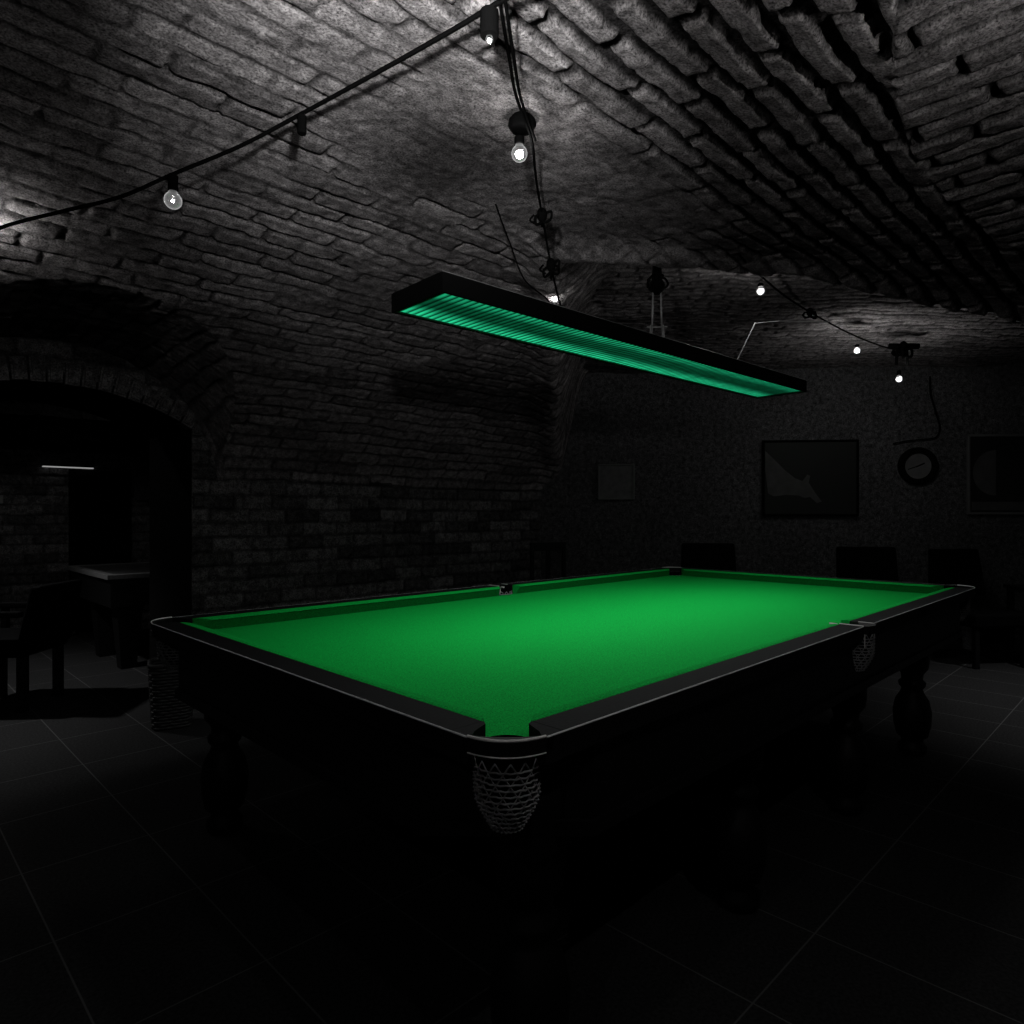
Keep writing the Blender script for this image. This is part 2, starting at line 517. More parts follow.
struct(mesh_obj('wall_right', bm, M_plaster, loc=(*P0, 0), rotz=YAW))
bm = bmesh.new(); add_box(bm, -2.8, -2.6, -1.75, 7.5, 0, 2.8)
struct(mesh_obj('wall_rear', bm, M_plaster, loc=(*P0, 0), rotz=YAW))

# ------------------------------------------------------------------ second room seen through the arch
R2B = 7.4
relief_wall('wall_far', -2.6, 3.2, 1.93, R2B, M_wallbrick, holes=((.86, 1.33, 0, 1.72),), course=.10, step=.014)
def room2_vault():
    av = np.arange(-2.6, 3.2, .016); bv = np.arange(WALLB + WALL_T, R2B + .03, .014)
    B, A = np.meshgrid(bv, av)
    mid = (WALLB + WALL_T + R2B) / 2; hwid = (R2B + .03 - WALLB - WALL_T) / 2 + .02
    u = np.clip((B - mid) / hwid, -1, 1)
    z = 1.84 + .72 * (1 - u * u) ** .6
    j, r = bricks(A + 2, B * 1.25 + 1, course=.09)
    z = z + (1 - j) * .014 + (r - .5) * .008 + (fbm(A, B, 8.0) - .5) * .02
    keep = np.ones((len(av) - 1, len(bv) - 1), bool)
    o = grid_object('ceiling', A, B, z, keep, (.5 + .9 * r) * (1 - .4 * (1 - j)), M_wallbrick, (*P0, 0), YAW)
    return struct(o)
room2_vault()
bm = bmesh.new()
add_box(bm, .80, .86, R2B - .01, R2B + .35, 0, 1.76); add_box(bm, 1.33, 1.39, R2B - .01, R2B + .35, 0, 1.76); add_box(bm, .80, 1.39, R2B - .01, R2B + .35, 1.70, 1.76)
add_box(bm, .86, 1.33, R2B + .30, R2B + .34, 0, 1.70)
struct(mesh_obj('door_1', bm, M_black, loc=(*P0, 0), rotz=YAW))
bm = bmesh.new(); add_box(bm, 3.2, 3.4, WALLB + WALL_T, R2B + .4, 0, 2.7)
struct(mesh_obj('wall_side', bm, M_plaster, loc=(*P0, 0), rotz=YAW))

# ------------------------------------------------------------------ the snooker table
L_, W_ = 3.87, 2.08
RW = .086           # wooden rail width
NOSE = .129         # cushion nose from the outer edge
ZT = .86; ZB = .807
table = thing('snooker_table', 'full-size black snooker table with bright green cloth, in the middle of the cellar', 'snooker table', (*P0, 0), YAW)

# bed: cloth polygon that runs out to the corner pockets
def bed_outline():
    r = .052; c = .098
    pts = []
    for (cx, cy, a0) in ((c, c, 1), (L_ - c, c, 2), (L_ - c, W_ - c, 3), (c, W_ - c, 4)):
        pass
    e = .105
    def corner(cx, cy, sx, sy):
        P = [(cx + sx * e, cy + sy * .20)]
        # opening towards the pocket, edge bites back in an arc
        P += [(cx + sx * .088, cy + sy * .175), (cx + sx * .060, cy + sy * .150), (cx + sx * .058, cy + sy * .118), (cx + sx * .070, cy + sy * .088), (cx + sx * .088, cy + sy * .070),
              (cx + sx * .118, cy + sy * .058), (cx + sx * .150, cy + sy * .060), (cx + sx * .175, cy + sy * .088)]
        P += [(cx + sx * .20, cy + sy * e)]
        return P
    A = corner(0, 0, 1, 1); B = corner(L_, 0, -1, 1); C_ = corner(L_, W_, -1, -1); D = corner(0, W_, 1, -1)
    def mid(y, s):
        m = L_ / 2
        seq = [(m - .10, y + s * e), (m - .055, y + s * .105), (m - .04, y + s * .09), (m, y + s * .082), (m + .04, y + s * .09), (m + .055, y + s * .105), (m + .10, y + s * e)]
        return seq
    pts = A + mid(0, 1) + B[::-1] + C_ + mid(W_, -1)[::-1] + D[::-1]
    return pts
bm = bmesh.new(); add_prism(bm, bed_outline(), ZB - .045, ZB)
bed = mesh_obj('playing_bed', bm, M_cloth, table); bed['label'] = 'bright green baize bed'

# cushions: six lengths of padded rubber under green cloth
def cushion(x0, x1, y_out, sy, axis, c0, c1):
    """runs from x0 to x1 along axis; y_out = inner edge of the wooden rail, sy = direction of the nose; c0,c1 = cut-backs of the nose"""
    dn = NOSE - RW
    prof = [(0, ZT - .001), (.012, ZT + .000), (dn - .012, ZT - .003), (dn - .003, ZT - .0055), (dn, ZT - .010), (dn - .004, ZT - .015), (.018, ZB - .002), (0, ZB - .002)]
    bm = bmesh.new()
    n = 40
    rings = []
    for i in range(n + 1):
        t = i / n
        ring = []
        for (d, z) in prof:
            f = d / dn
            xa = x0 + c0 * f ** 1.4; xb = x1 - c1 * f ** 1.4
            x = xa + (xb - xa) * t
            y = y_out + sy * d
            ring.append(bm.verts.new((x, y, z) if axis == 'x' else (y, x, z)))
        rings.append(ring)
    k = len(prof)
    for A, B in zip(rings, rings[1:]):
        for i in range(k):
            bm.faces.new((A[i], A[(i + 1) % k], B[(i + 1) % k], B[i]))
    bm.faces.new(rings[0]); bm.faces.new(rings[-1][::-1])
    bmesh.ops.recalc_face_normals(bm, faces=bm.faces)
    return mesh_obj('cushion', bm, M_cloth, table)
g = .158; mg = .062
for y, s in ((RW, 1), (W_ - RW, -1)):
    cushion(g, L_ / 2 - mg, y, s, 'x', .055, .022)
    cushion(L_ / 2 + mg, L_ - g, y, s, 'x', .022, .055)
cushion(g, W_ - g, RW, 1, 'y', .055, .055)
cushion(g, W_ - g, L_ - RW, -1, 'y', .055, .055)

# wooden rails with a worn outer edge, its highlight painted in as a pale strip
def rail(x0, x1, y0, y1):
    bm = bmesh.new()
    add_box(bm, x0, x1, y0, y1, ZT - .055, ZT, bevel=.004)
    return mesh_obj('rail', bm, M_railtop, table)
def edge_strip(p, q):
    bm = bmesh.new(); add_tube(bm, [p, q], .0021, 6)
    return mesh_obj('edge_strip', bm, M_edge, table)
cc = .106; ms = .052
for y0, y1, yo in ((0, RW, .0), (W_ - RW, W_, W_)):
    for x0, x1 in ((cc, L_ / 2 - ms), (L_ / 2 + ms, L_ - cc)):
        rail(x0 + (.048 if x0 < .5 else 0), x1 - (.048 if x1 > L_ - .5 else 0), y0, y1)
        edge_strip((x0, yo, ZT - .002), (x1, yo, ZT - .002))
for x0, x1, xo in ((0, RW, 0), (L_ - RW, L_, L_)):
    rail(x0, x1, cc + .048, W_ - cc - .048)
    edge_strip((xo, cc, ZT - .002), (xo, W_ - cc, ZT - .002))

# cabinet frame under the rails
i = .035; k_ = .26
def octagon(i, k):
    return [(i + k, i), (L_ - i - k, i), (L_ - i, i + k), (L_ - i, W_ - i - k), (L_ - i - k, W_ - i), (i + k, W_ - i), (i, W_ - i - k), (i, i + k)]
bm = bmesh.new(); add_prism(bm, octagon(i, k_), .60, ZB - .046)
mesh_obj('cabinet', bm, M_wood, table)
for b_ in ((i + k_, L_ - i - k_, i, i + .03), (i + k_, L_ - i - k_, W_ - i - .03, W_ - i), (i, i + .03, i + k_, W_ - i - k_), (L_ - i - .03, L_ - i, i + k_, W_ - i - k_)):
    bm = bmesh.new(); add_box(bm, *b_, ZB - .046, ZT - .055); mesh_obj('apron', bm, M_wood, table)
bm = bmesh.new()
o1, o2 = octagon(i - .010, k_), octagon(i + .001, k_)
for z0, z1 in ((.60, .632),):
    n8 = len(o1)
    V = [[bm.verts.new((*p, z)) for p in o] for o in (o1, o2) for z in (z0, z1)]
    for q in range(n8):
        w_ = (q + 1) % n8
        bm.faces.new((V[0][q], V[0][w_], V[1][w_], V[1][q])); bm.faces.new((V[1][q], V[1][w_], V[3][w_], V[3][q]))
        bm.faces.new((V[2][q], V[3][q], V[3][w_], V[2][w_])); bm.faces.new((V[0][q], V[2][q], V[2][w_], V[0][w_]))
mesh_obj('moulding', bm, M_wood, table)

# turned legs
prof = [(0, .062), (.012, .074), (.045, .078), (.065, .058), (.085, .060), (.10, .082), (.16, .098), (.23, .102), (.29, .088), (.33, .062), (.35, .055), (.365, .070), (.385, .072), (.40, .056), (.43, .060), (.46, .084), (.50, .090), (.56, .090), (.60, .090)]
leg_mesh = None
for lx in (.25, 1.24, 2.23, 3.22):
    for ly in (.18, W_ - .18):
        if leg_mesh is None:
            bm = bmesh.new(); add_lathe(bm, [(z, rr * .9) for z, rr in prof], 28); add_box(bm, -.095, .095, -.095, .095, .56, .70, bevel=.006)
            o = mesh_obj('leg', bm, M_wood, table, smooth=False)
            for p in o.data.polygons: p.use_smooth = len(p.vertices) == 4 and abs(p.normal.z) < .95
            leg_mesh = o.data
        else:
            o = bpy.data.objects.new('leg', leg_mesh); COL.objects.link(o); o.parent = table
        o.location = (lx, ly, 0)

# pockets: dark leather-covered plate with a bright metal lip, net bag below
def net_mesh():
    bm = bmesh.new()
    H = .145
    def rad(t):   # t 0 top .. 1 bottom
        return .067 * (1 - .10 * t) - .030 * max(0, t - .55) ** 1.3 / .45 ** 1.3
    nh = 14
    for hnd in (1, -1):
        for k in range(nh):
            pts = []
            for s in range(15):
                t = s / 14
                ang = 2 * PI * k / nh + hnd * t * 1.5
                r = rad(t) + .0012 * math.sin(s * PI + (0 if hnd > 0 else PI))
                pts.append((r * math.cos(ang), r * math.sin(ang), -t * H))
            add_tube(bm, pts, .0017, 4)
    for s in range(12):
        t = .12 + .88 * s / 11
        pts = []
        for k in range(42):
            ang = 2 * PI * k / 42
            r = rad(t) + .0022 * (1 if (k // 1 + s) % 2 else -1) + .001
            pts.append((r * math.cos(ang), r * math.sin(ang), -t * H))
        add_tube(bm, pts, .0023, 4, closed=True)
    me = bpy.data.meshes.new('pocket_net'); bm.to_mesh(me); bm.free()
    for p in me.polygons: p.use_smooth = True
    me.materials.append(M_net)
    return me
def liner_mesh():
    bm = bmesh.new()
    add_lathe(bm, [(-.148, .024), (-.12, .044), (-.07, .054), (-.02, .057), (-.005, .058)], 24, cap=False)
    bm.faces.new([v for v in bm.verts][:24][::-1])
    me = bpy.data.meshes.new('pocket_lining'); bm.to_mesh(me); bm.free(); me.materials.append(M_black); return me
NETM, LINM = net_mesh(), liner_mesh()

def corner_arc(c_end, bulge, n=14):
    """points from (c_end,0) to (0,c_end) bulging to the corner"""
    m = Vector((c_end / 2, c_end / 2))
    out = []
    for k in range(n + 1):
        t = k / n
        p = Vector((c_end * (1 - t), c_end * t))
        d = bulge * (1 - (2 * t - 1) ** 2)
        out.append(p - Vector((1, 1)).normalized() * d)
    return out
def corner_pocket(cx, cy, sx, sy):
    T = lambda p: (cx + sx * p[0], cy + sy * p[1])
    outer = corner_arc(cc, .030)
    inner = corner_arc(.128, .017, 14)
    outer2 = [Vector((cc, 0))] + outer[1:-1] + [Vector((0, cc))]
    bm = bmesh.new()
    n = len(outer)
    rows = []
    for p, q in zip(outer, inner):
        rows.append([bm.verts.new((*T(p), ZT - .030)), bm.verts.new((*T(p), ZT - .001)), bm.verts.new((*T(q), ZT - .001)), bm.verts.new((*T(q), ZT - .030))])
    for A, B in zip(rows, rows[1:]):
        for i in range(4):
            bm.faces.new((A[i], A[(i + 1) % 4], B[(i + 1) % 4], B[i]))
    bm.faces.new(rows[0]); bm.faces.new(rows[-1][::-1])
    bmesh.ops.recalc_face_normals(bm, faces=bm.faces)
    pk = mesh_obj('pocket', bm, M_wood, table)
    for z, r in ((ZT + .0005, .0030), (ZT - .031, .0017)):
        bm = bmesh.new(); add_tube(bm, [(*T(p), z) for p in outer], r, 6)
        mesh_obj('pocket_rim', bm, M_iron, pk)
    # tapering rail ends beside the throat
    for flip in (0, 1):
        seq = [(cc, 0.0), (cc + .049, 0.0), (cc + .049, RW), (cc + .034, RW - .008), (cc + .014, .030), (cc, .012)]
        seq = [(q, p) if flip else (p, q) for p, q in seq]
        bm = bmesh.new(); add_prism(bm, [T(p) for p in seq], ZT - .055, ZT - .0005)
        bmesh.ops.recalc_face_normals(bm, faces=bm.faces)
        mesh_obj('rail_end', bm, M_railtop, pk)
    o = bpy.data.objects.new('pocket_lining', LINM); COL.objects.link(o); o.parent = pk; o.location = (*T((.094, .094)), ZT - .030)
    o = bpy.data.objects.new('pocket_net', NETM); COL.objects.link(o); o.parent = pk; o.location = (*T((.092, .092)), ZT - .050)
    return pk
for c in ((0, 0, 1, 1), (L_, 0, -1, 1), (L_, W_, -1, -1), (0, W_, 1, -1)):
    corner_pocket(*c)
def middle_pocket(y, s):
    m = L_ / 2
    bm = bmesh.new()
    # U-shaped plate
    outp = [(m - ms, y + s * .0), (m - ms * .8, y - s * .014), (m, y - s * .026), (m + ms * .8, y - s * .014), (m + ms, y)]
    inn = [(m - .040, y + s * .075), (m - .034, y + s * .045), (m, y + s * .030), (m + .034, y + s * .045), (m + .040, y + s * .075)]
    rows = []
    for p, q in zip(outp, inn):
        rows.append([bm.verts.new((*p, ZT - .030)), bm.verts.new((*p, ZT)), bm.verts.new((*q, ZT)), bm.verts.new((*q, ZT - .030))])
    for A, B in zip(rows, rows[1:]):
        for i in range(4): bm.faces.new((A[i], A[(i + 1) % 4], B[(i + 1) % 4], B[i]))
    bm.faces.new(rows[0]); bm.faces.new(rows[-1][::-1])
    bmesh.ops.recalc_face_normals(bm, faces=bm.faces)
    pk = mesh_obj('pocket', bm, M_wood, table)
    bm = bmesh.new(); add_tube(bm, [(m - ms + .001, y + s * RW, ZT + .0005), (m - ms + .001, y + s * .0, ZT + .0005)], .0026, 6)
    mesh_obj('pocket_rim', bm, M_iron, pk); bm = bmesh.new()
    add_tube(bm, [(m + ms - .001, y + s * RW * .6, ZT + .0005), (m + ms - .001, y, ZT + .0005)], .002, 6)
    mesh_obj('pocket_rim', bm, M_iron, pk)
    bm = bmesh.new()
    add_tube(bm, [(m - .048, y + s * .125, ZT - .004), (m - .045, y + s * .100, ZT - .004), (m - .042, y + s * .085, ZT - .012), (m - .040, y + s * .082, ZB + .002)], .0045, 6)
    mesh_obj('pocket_iron', bm, M_iron, pk)
    bm = bmesh.new(); add_tube(bm, [(m - .05, y - s * .004, ZT - .03), (m - .05, y - s * .004, ZT - .08)], .002, 6)
    mesh_obj('net_hook', bm, M_iron, pk)
    o = bpy.data.objects.new('pocket_lining', LINM); COL.objects.link(o); o.parent = pk; o.location = (m, y + s * .046, ZT - .030)
    o = bpy.data.objects.new('pocket_net', NETM); COL.objects.link(o); o.parent = pk; o.location = (m, y + s * .046, ZT - .032)
middle_pocket(0, 1); middle_pocket(W_, -1)

# ------------------------------------------------------------------ long lamp over the table
LL, LWD, LH = 2.70, .316, .070
lamp = thing('billiard_lamp', 'long black lamp canopy with a green lit underside, hung level above the snooker table', 'lamp', (-.229, 2.21, 2.019), .736)
bm = bmesh.new()
t = .008
for b_ in ((0, LL, 0, t), (0, LL, LWD - t, LWD), (0, t, t, LWD - t), (LL - t, LL, t, LWD - t)):
    add_box(bm, *b_, 0, LH, bevel=.002)
add_box(bm, t, LL - t, t, LWD - t, LH - .012, LH - .002)
mesh_obj('canopy', bm, M_black, lamp)
bm = bmesh.new()
for b_ in ((t, LL - t, t, t + .010), (t, LL - t, LWD - t - .010, LWD - t), (t, t + .010, t + .010, LWD - t - .010), (LL - t - .010, LL - t, t + .010, LWD - t - .010)):
    add_box(bm, *b_, .003, .007)
M_lip = mat_plain('dark_green_metal', (.004, .05, .025), .5, noise=.2)
mesh_obj('inner_lip', bm, M_lip, lamp)
bm = bmesh.new(); add_tube(bm, [(0, .001, LH - .001), (LL, .001, LH - .001)], .0016, 6)
add_tube(bm, [(LL - .001, .001, LH - .001), (LL - .001, LWD, LH - .001)], .0012, 6)
mesh_obj('edge_strip', bm, mat_plain('dull_steel_edge', (.22, .22, .22), .5, noise=.3), lamp)

def mat_panel():
    m, N, L, P = new_mat('lit_green_louvre')
    tc = N.new('ShaderNodeTexCoord'); sp = N.new('ShaderNodeSeparateXYZ'); L.new(tc.outputs['Object'], sp.inputs[0])
    # brightness across the width: a tube along each side, dark middle
    u = N.new('ShaderNodeMapRange'); u.inputs['From Min'].default_value = .018; u.inputs['From Max'].default_value = LWD - .018
    L.new(sp.outputs['Y'], u.inputs['Value'])
    cr = N.new('ShaderNodeValToRGB'); e = cr.color_ramp.elements
    e[0].position = 0; e[0].color = (.55, .55, .55, 1)
    e[1].position = 1; e[1].color = (1, 1, 1, 1)
    for p, v in ((.08, .62), (.24, .42), (.34, .13), (.62, .10), (.72, .34), (.88, .95)):
        q = e.new(p); q.color = (v, v, v, 1)
    L.new(u.outputs[0], cr.inputs[0])
    # cross slats
    wv = N.new('ShaderNodeMath'); wv.operation = 'PINGPONG'; wv.inputs[1].default_value = .015
    L.new(sp.outputs['X'], wv.inputs[0])
    ws = N.new('ShaderNodeMapRange'); ws.inputs['From Min'].default_value = .002; ws.inputs['From Max'].default_value = .013
    ws.inputs['To Min'].default_value = .38; ws.inputs['To Max'].default_value = 1.35
    L.new(wv.outputs[0], ws.inputs['Value'])
    nz = N.new('ShaderNodeTexNoise'); nz.inputs['Scale'].default_value = 14; nz.inputs['Detail'].default_value = 4
    L.new(tc.outputs['Object'], nz.inputs['Vector'])
    nr = N.new('ShaderNodeMapRange'); nr.inputs['From Min'].default_value = .3; nr.inputs['From Max'].default_value = .7
    nr.inputs['To Min'].default_value = .7; nr.inputs['To Max'].default_value = 1.3
    L.new(nz.outputs['Fac'], nr.inputs['Value'])
    a = N.new('ShaderNodeMath'); a.operation = 'MULTIPLY'; L.new(cr.outputs[0], a.inputs[0]); L.new(ws.outputs[0], a.inputs[1])
    b = N.new('ShaderNodeMath'); b.operation = 'MULTIPLY'; L.new(a.outputs[0], b.inputs[0]); L.new(nr.outputs[0], b.inputs[1])
    P.inputs['Base Color'].default_value = (.002, .03, .012, 1)
    P.inputs['Emission Color'].default_value = (.014, .45, .20, 1)
    L.new(b.outputs[0], P.inputs['Emission Strength'])
    P.inputs['Roughness'].default_value = .6
    return m
bm = bmesh.new(); add_box(bm, t, LL - t, t, LWD - t, .011, .015)
pan = mesh_obj('diffuser', bm, mat_panel(), lamp); pan['label'] = 'glowing green diffuser'
# fine louvre blades under the diffuser
bm = bmesh.new()
x = .03
while x < LL - .03:
    add_box(bm, x, x + .0016, t + .010, LWD - t - .010, .0088, .0106); x += .030
mesh_obj('louvre', bm, M_lip, lamp)
# its light, confined by the louvre
ld = bpy.data.lights.new('canopy_light', 'AREA'); ld.shape = 'RECTANGLE'; ld.size = LL - .12; ld.size_y = LWD - .09
ld.energy = CANOPY_W; ld.color = (1, 1, 1); ld.spread = math.radians(132)
lo = bpy.data.objects.new('canopy_light', ld); COL.objects.link(lo); lo.parent = lamp
lo.location = (LL / 2, LWD / 2, .006)
# hangers: turnbuckle of chromed rods in the middle
bm = bmesh.new()
hx = 1.409; hy = .158
for dx in (-.024, .024):
    add_tube(bm, [(hx + dx, hy - dx, LH), (hx + dx * .8, hy - dx * .8, .19)], .0065, 8)
    add_tube(bm, [(hx + dx * .7, hy - dx * .7, .16), (hx + dx * .55, hy - dx * .55, .36)], .0042, 8)
add_tube(bm, [(hx - .035, hy + .035, .18), (hx + .035, hy - .035, .18)], .005, 8)
mesh_obj('turnbuckle', bm, M_chrome, lamp, smooth=True)
bm = bmesh.new()
add_lathe(bm, [(.34, .012), (.36, .034), (.385, .040), (.41, .026), (.50, .020), (.66, .020)], 14, (hx, hy, 0))
for k in range(5):
    an = k * 1.3
    add_tube(bm, smooth_path([(hx, hy, .36), (hx + .05 * math.cos(an), hy + .05 * math.sin(an), .375), (hx + .045 * math.cos(an + .6), hy + .045 * math.sin(an + .6), .42), (hx, hy, .43)], 4), .005, 6)
mesh_obj('ceiling_hook', bm, M_black, lamp, smooth=True)

# steel supply cord running from the far end of the lamp to the ceiling
bm = bmesh.new()
add_tube(bm, [(1.232, 3.746, 2.087), (1.362, 3.75, 2.355)], .0032, 6)
add_tube(bm, [(1.362, 3.75, 2.355), (1.60, 4.0, 2.44), (2.09, 4.42, 2.555)], .0026, 6)
add_tube(bm, [(1.275, 3.745, 2.13), (1.30, 3.76, 2.085)], .003, 6)
bmesh.ops.transform(bm, matrix=(Matrix.Translation((-.229, 2.21, 2.019)) @ Matrix.Rotation(.736, 4, 'Z')).inverted(), verts=bm.verts[:])
mesh_obj('supply_cord', bm, M_chrome, lamp)

# suspension cable with two shackles at the near end of the lamp
susp = thing('suspension_cable', 'black doubled cable with two shackles, running down from the top to the canopy', 'cable', (-.023, 1.42, 2.364))
o0 = Vector((-.023, 1.42, 2.364))
path = [Vector(p) - o0 for p in [(-.035, 1.25, 2.33), (-.023, 1.42, 2.355), (-.008, 1.6, 2.382), (.012, 1.8, 2.405), (.058, 2.0, 2.405), (.082, 2.28, 2.425), (.112, 2.5, 2.402), (.157, 2.7, 2.290), (.197, 2.82, 2.190), (.234, 2.87, 2.09)]]
bm = bmesh.new()
add_tube(bm, smooth_path(path, 8), .0042, 6)
add_tube(bm, smooth_path([p + Vector((.012, .0, -.004)) for p in path[:5]], 8), .0040, 6)
mesh_obj('cable', bm, M_cable, susp)
def shackle(c, s=1.0, seed=0):
    rr = random.Random(seed)
    bm = bmesh.new()
    bmesh.ops.create_icosphere(bm, subdivisions=2, radius=.020 * s, matrix=Matrix.Translation(c) @ Matrix.Diagonal((1, 1, 1.4, 1)))
    for k in range(4):
        an = rr.uniform(0, 6.3)
        d = Vector((math.cos(an), math.sin(an), rr.uniform(-.6, .6))) * .034 * s
        add_tube(bm, smooth_path([c, c + d, c + d * .9 + Vector((0, 0, -.03 * s)), c + Vector((0, 0, -.028 * s))], 4), .005 * s, 6)
    add_tube(bm, smooth_path([c + Vector((-.03, 0, .0)) * s, c + Vector((-.045, .0, -.02)) * s, c + Vector((-.02, 0, -.035)) * s], 4), .004 * s, 6)
    return bm
for k, c in enumerate(((.112, 2.5, 2.402), (.157, 2.7, 2.290))):
    mesh_obj('shackle', shackle(Vector(c) - o0, 1.0, k + 3), M_cable, susp, smooth=True)

bm = bmesh.new()
add_tube(bm, smooth_path([(-.067, 2.62, 2.505), (-.008, 2.66, 2.36), (.05, 2.75, 2.25), (.145, 2.84, 2.20), (.197, 2.86, 2.14), (.24, 2.90, 2.092)], 8), .0030, 6)
tag(mesh_obj('power_cord', bm, M_cable), 'thin slack black cord hanging from the vault to the near end of the lamp canopy', 'cord')

# ------------------------------------------------------------------ festoon lights
def mat_bulb(name, strength):
    m, N, L, P = new_mat(name)
    for n in list(N):
        if n.type != 'OUTPUT_MATERIAL': N.remove(n)
    out = [n for n in N if n.type == 'OUTPUT_MATERIAL'][0]
    em = N.new('ShaderNodeEmission'); em.inputs['Color'].default_value = (1, .985, .97, 1); em.inputs['Strength'].default_value = strength
    L.new(em.outputs[0], out.inputs['Surface'])
    return m
def mat_glass():
    m, N, L, P = new_mat('bulb_glass')
    for n in list(N):
        if n.type != 'OUTPUT_MATERIAL': N.remove(n)
    out = [n for n in N if n.type == 'OUTPUT_MATERIAL'][0]
    tr = N.new('ShaderNodeBsdfTransparent'); tr.inputs['Color'].default_value = (.93, .93, .93, 1)
    gl = N.new('ShaderNodeBsdfGlossy'); gl.inputs['Roughness'].default_value = .15
    em = N.new('ShaderNodeEmission')
    fr = N.new('ShaderNodeLayerWeight'); fr.inputs['Blend'].default_value = .25
    mx = N.new('ShaderNodeMixShader'); L.new(fr.outputs['Facing'], mx.inputs[0]); L.new(tr.outputs[0], mx.inputs[1]); L.new(gl.outputs[0], mx.inputs[2])
    pw = N.new('ShaderNodeMath'); pw.operation = 'POWER'; pw.inputs[1].default_value = 2.2; L.new(fr.outputs['Facing'], pw.inputs[0])
    ml = N.new('ShaderNodeMath'); ml.operation = 'MULTIPLY_ADD'; ml.inputs[1].default_value = .7; ml.inputs[2].default_value = .05; L.new(pw.outputs[0], ml.inputs[0]); L.new(ml.outputs[0], em.inputs['Strength'])
    ad = N.new('ShaderNodeAddShader'); L.new(mx.outputs[0], ad.inputs[0]); L.new(em.outputs[0], ad.inputs[1])
    L.new(ad.outputs[0], out.inputs['Surface'])
    return m
M_glass = mat_glass()

def socket(parent, origin, top, glow=None, R=.023, length=.045, fr=.010, bulb=True, rad=.015):
    """socket hanging at top; bulb under it; glow = radiance of the filament (None: unlit)"""
    p = Vector(top) - Vector(origin)
    bm = bmesh.new()
    add_lathe(bm, [(0, .006), (-.006, rad), (-length, rad), (-length - .002, rad * .9)][::-1], 16, p)
    so = mesh_obj('lamp_socket', bm, M_cable, parent, smooth=False)
    if not bulb: return so
    c = p + Vector((0, 0, -length - R * 1.15))
    bm = bmesh.new()
    pr = [(-R, .001)]
    for k in range(1, 10):
        an = -PI / 2 + (PI / 2 + 1.0) * k / 9
        pr.append((R * math.sin(an), R * math.cos(an)))
    pr += [(R * 1.15, rad * .75), (R * 1.25, rad * .72)]
    add_lathe(bm, pr, 18, c)
    bo = mesh_obj('bulb', bm, M_glass, so, smooth=True)
    if glow:
        bm = bmesh.new()
        bmesh.ops.create_icosphere(bm, subdivisions=2, radius=fr, matrix=Matrix.Translation(c + Vector((0, 0, -.002))))
        mm = mat_bulb('filament_glow', glow)
        # the filament sits inside the socket's bulb
        mesh_obj('filament', bm, mm, so, smooth=True)
    return so

def festoon(label, pts, r, group=None):
    o0 = Vector(pts[0])
    th = thing('string_light', label, 'string lights', o0, 0, group)
    bm = bmesh.new(); add_tube(bm, smooth_path([Vector(p) - o0 for p in pts], 8), r, 6)
    mesh_obj('cable', bm, M_cable, th)
    return th, o0

# left string
fl, f0 = festoon('black festoon cable rising from left edge to top centre, one faintly glowing bulb',
    [(-2.35, 2.42, 2.03), (-1.924, 2.25, 2.155), (-1.684, 2.2, 2.225), (-1.453, 2.15, 2.255), (-1.242, 2.12, 2.289), (-1.054, 2.08, 2.341), (-.813, 2.0, 2.384), (-.6, 1.92, 2.435), (-.276, 1.65, 2.404), (-.051, 1.42, 2.356), (.09, 1.25, 2.319), (.22, 1.0, 2.30)], .0058)
socket(fl, f0, (-1.054, 2.08, 2.341), glow=BULB * .5, R=.026, length=.052, fr=.0045)
socket(fl, f0, (-.603, 1.92, 2.432), glow=None, bulb=False, length=.055, rad=.013)
socket(fl, f0, (-.048, 1.42, 2.356), glow=BULB * .08, R=.008, length=.056, fr=.0045, rad=.020)
socket(fl, f0, (-1.925, 2.42, 2.345), glow=BULB * 1.8, R=.018, length=.018)
# added bulb on this string, unseen above the photographer, brightens the vault
socket(fl, f0, (.16, 1.10, 2.31), glow=BULB * 2, R=.024, length=.045)

# centre pendant bulb
pb = thing('pendant_bulb', 'lit bulb under a round ceiling rose, beside the suspension cable near the vault crown', 'lamp', (.030, 2.0, 2.44))
bm = bmesh.new(); add_lathe(bm, [(-.012, .012), (-.008, .034), (.006, .042), (.02, .040), (.05, .012)], 18)
mesh_obj('ceiling_rose', bm, M_cable, pb, smooth=True)
socket(pb, (.030, 2.0, 2.44), (.022, 2.0, 2.415), glow=BULB * .8, R=.024, length=.026, fr=.012)

# small bulb behind the canopy
pb = thing('pendant_bulb', 'lit bulb half hidden just behind the top edge of the lamp canopy', 'lamp', (.231, 3.6, 2.49))
bm = bmesh.new(); add_tube(bm, [(0, 0, .02), (0, 0, -.01)], .012, 8)
mesh_obj('ceiling_rose', bm, M_cable, pb)
socket(pb, (.231, 3.6, 2.49), (.231, 3.6, 2.482), glow=BULB * .8, R=.020, length=.018)

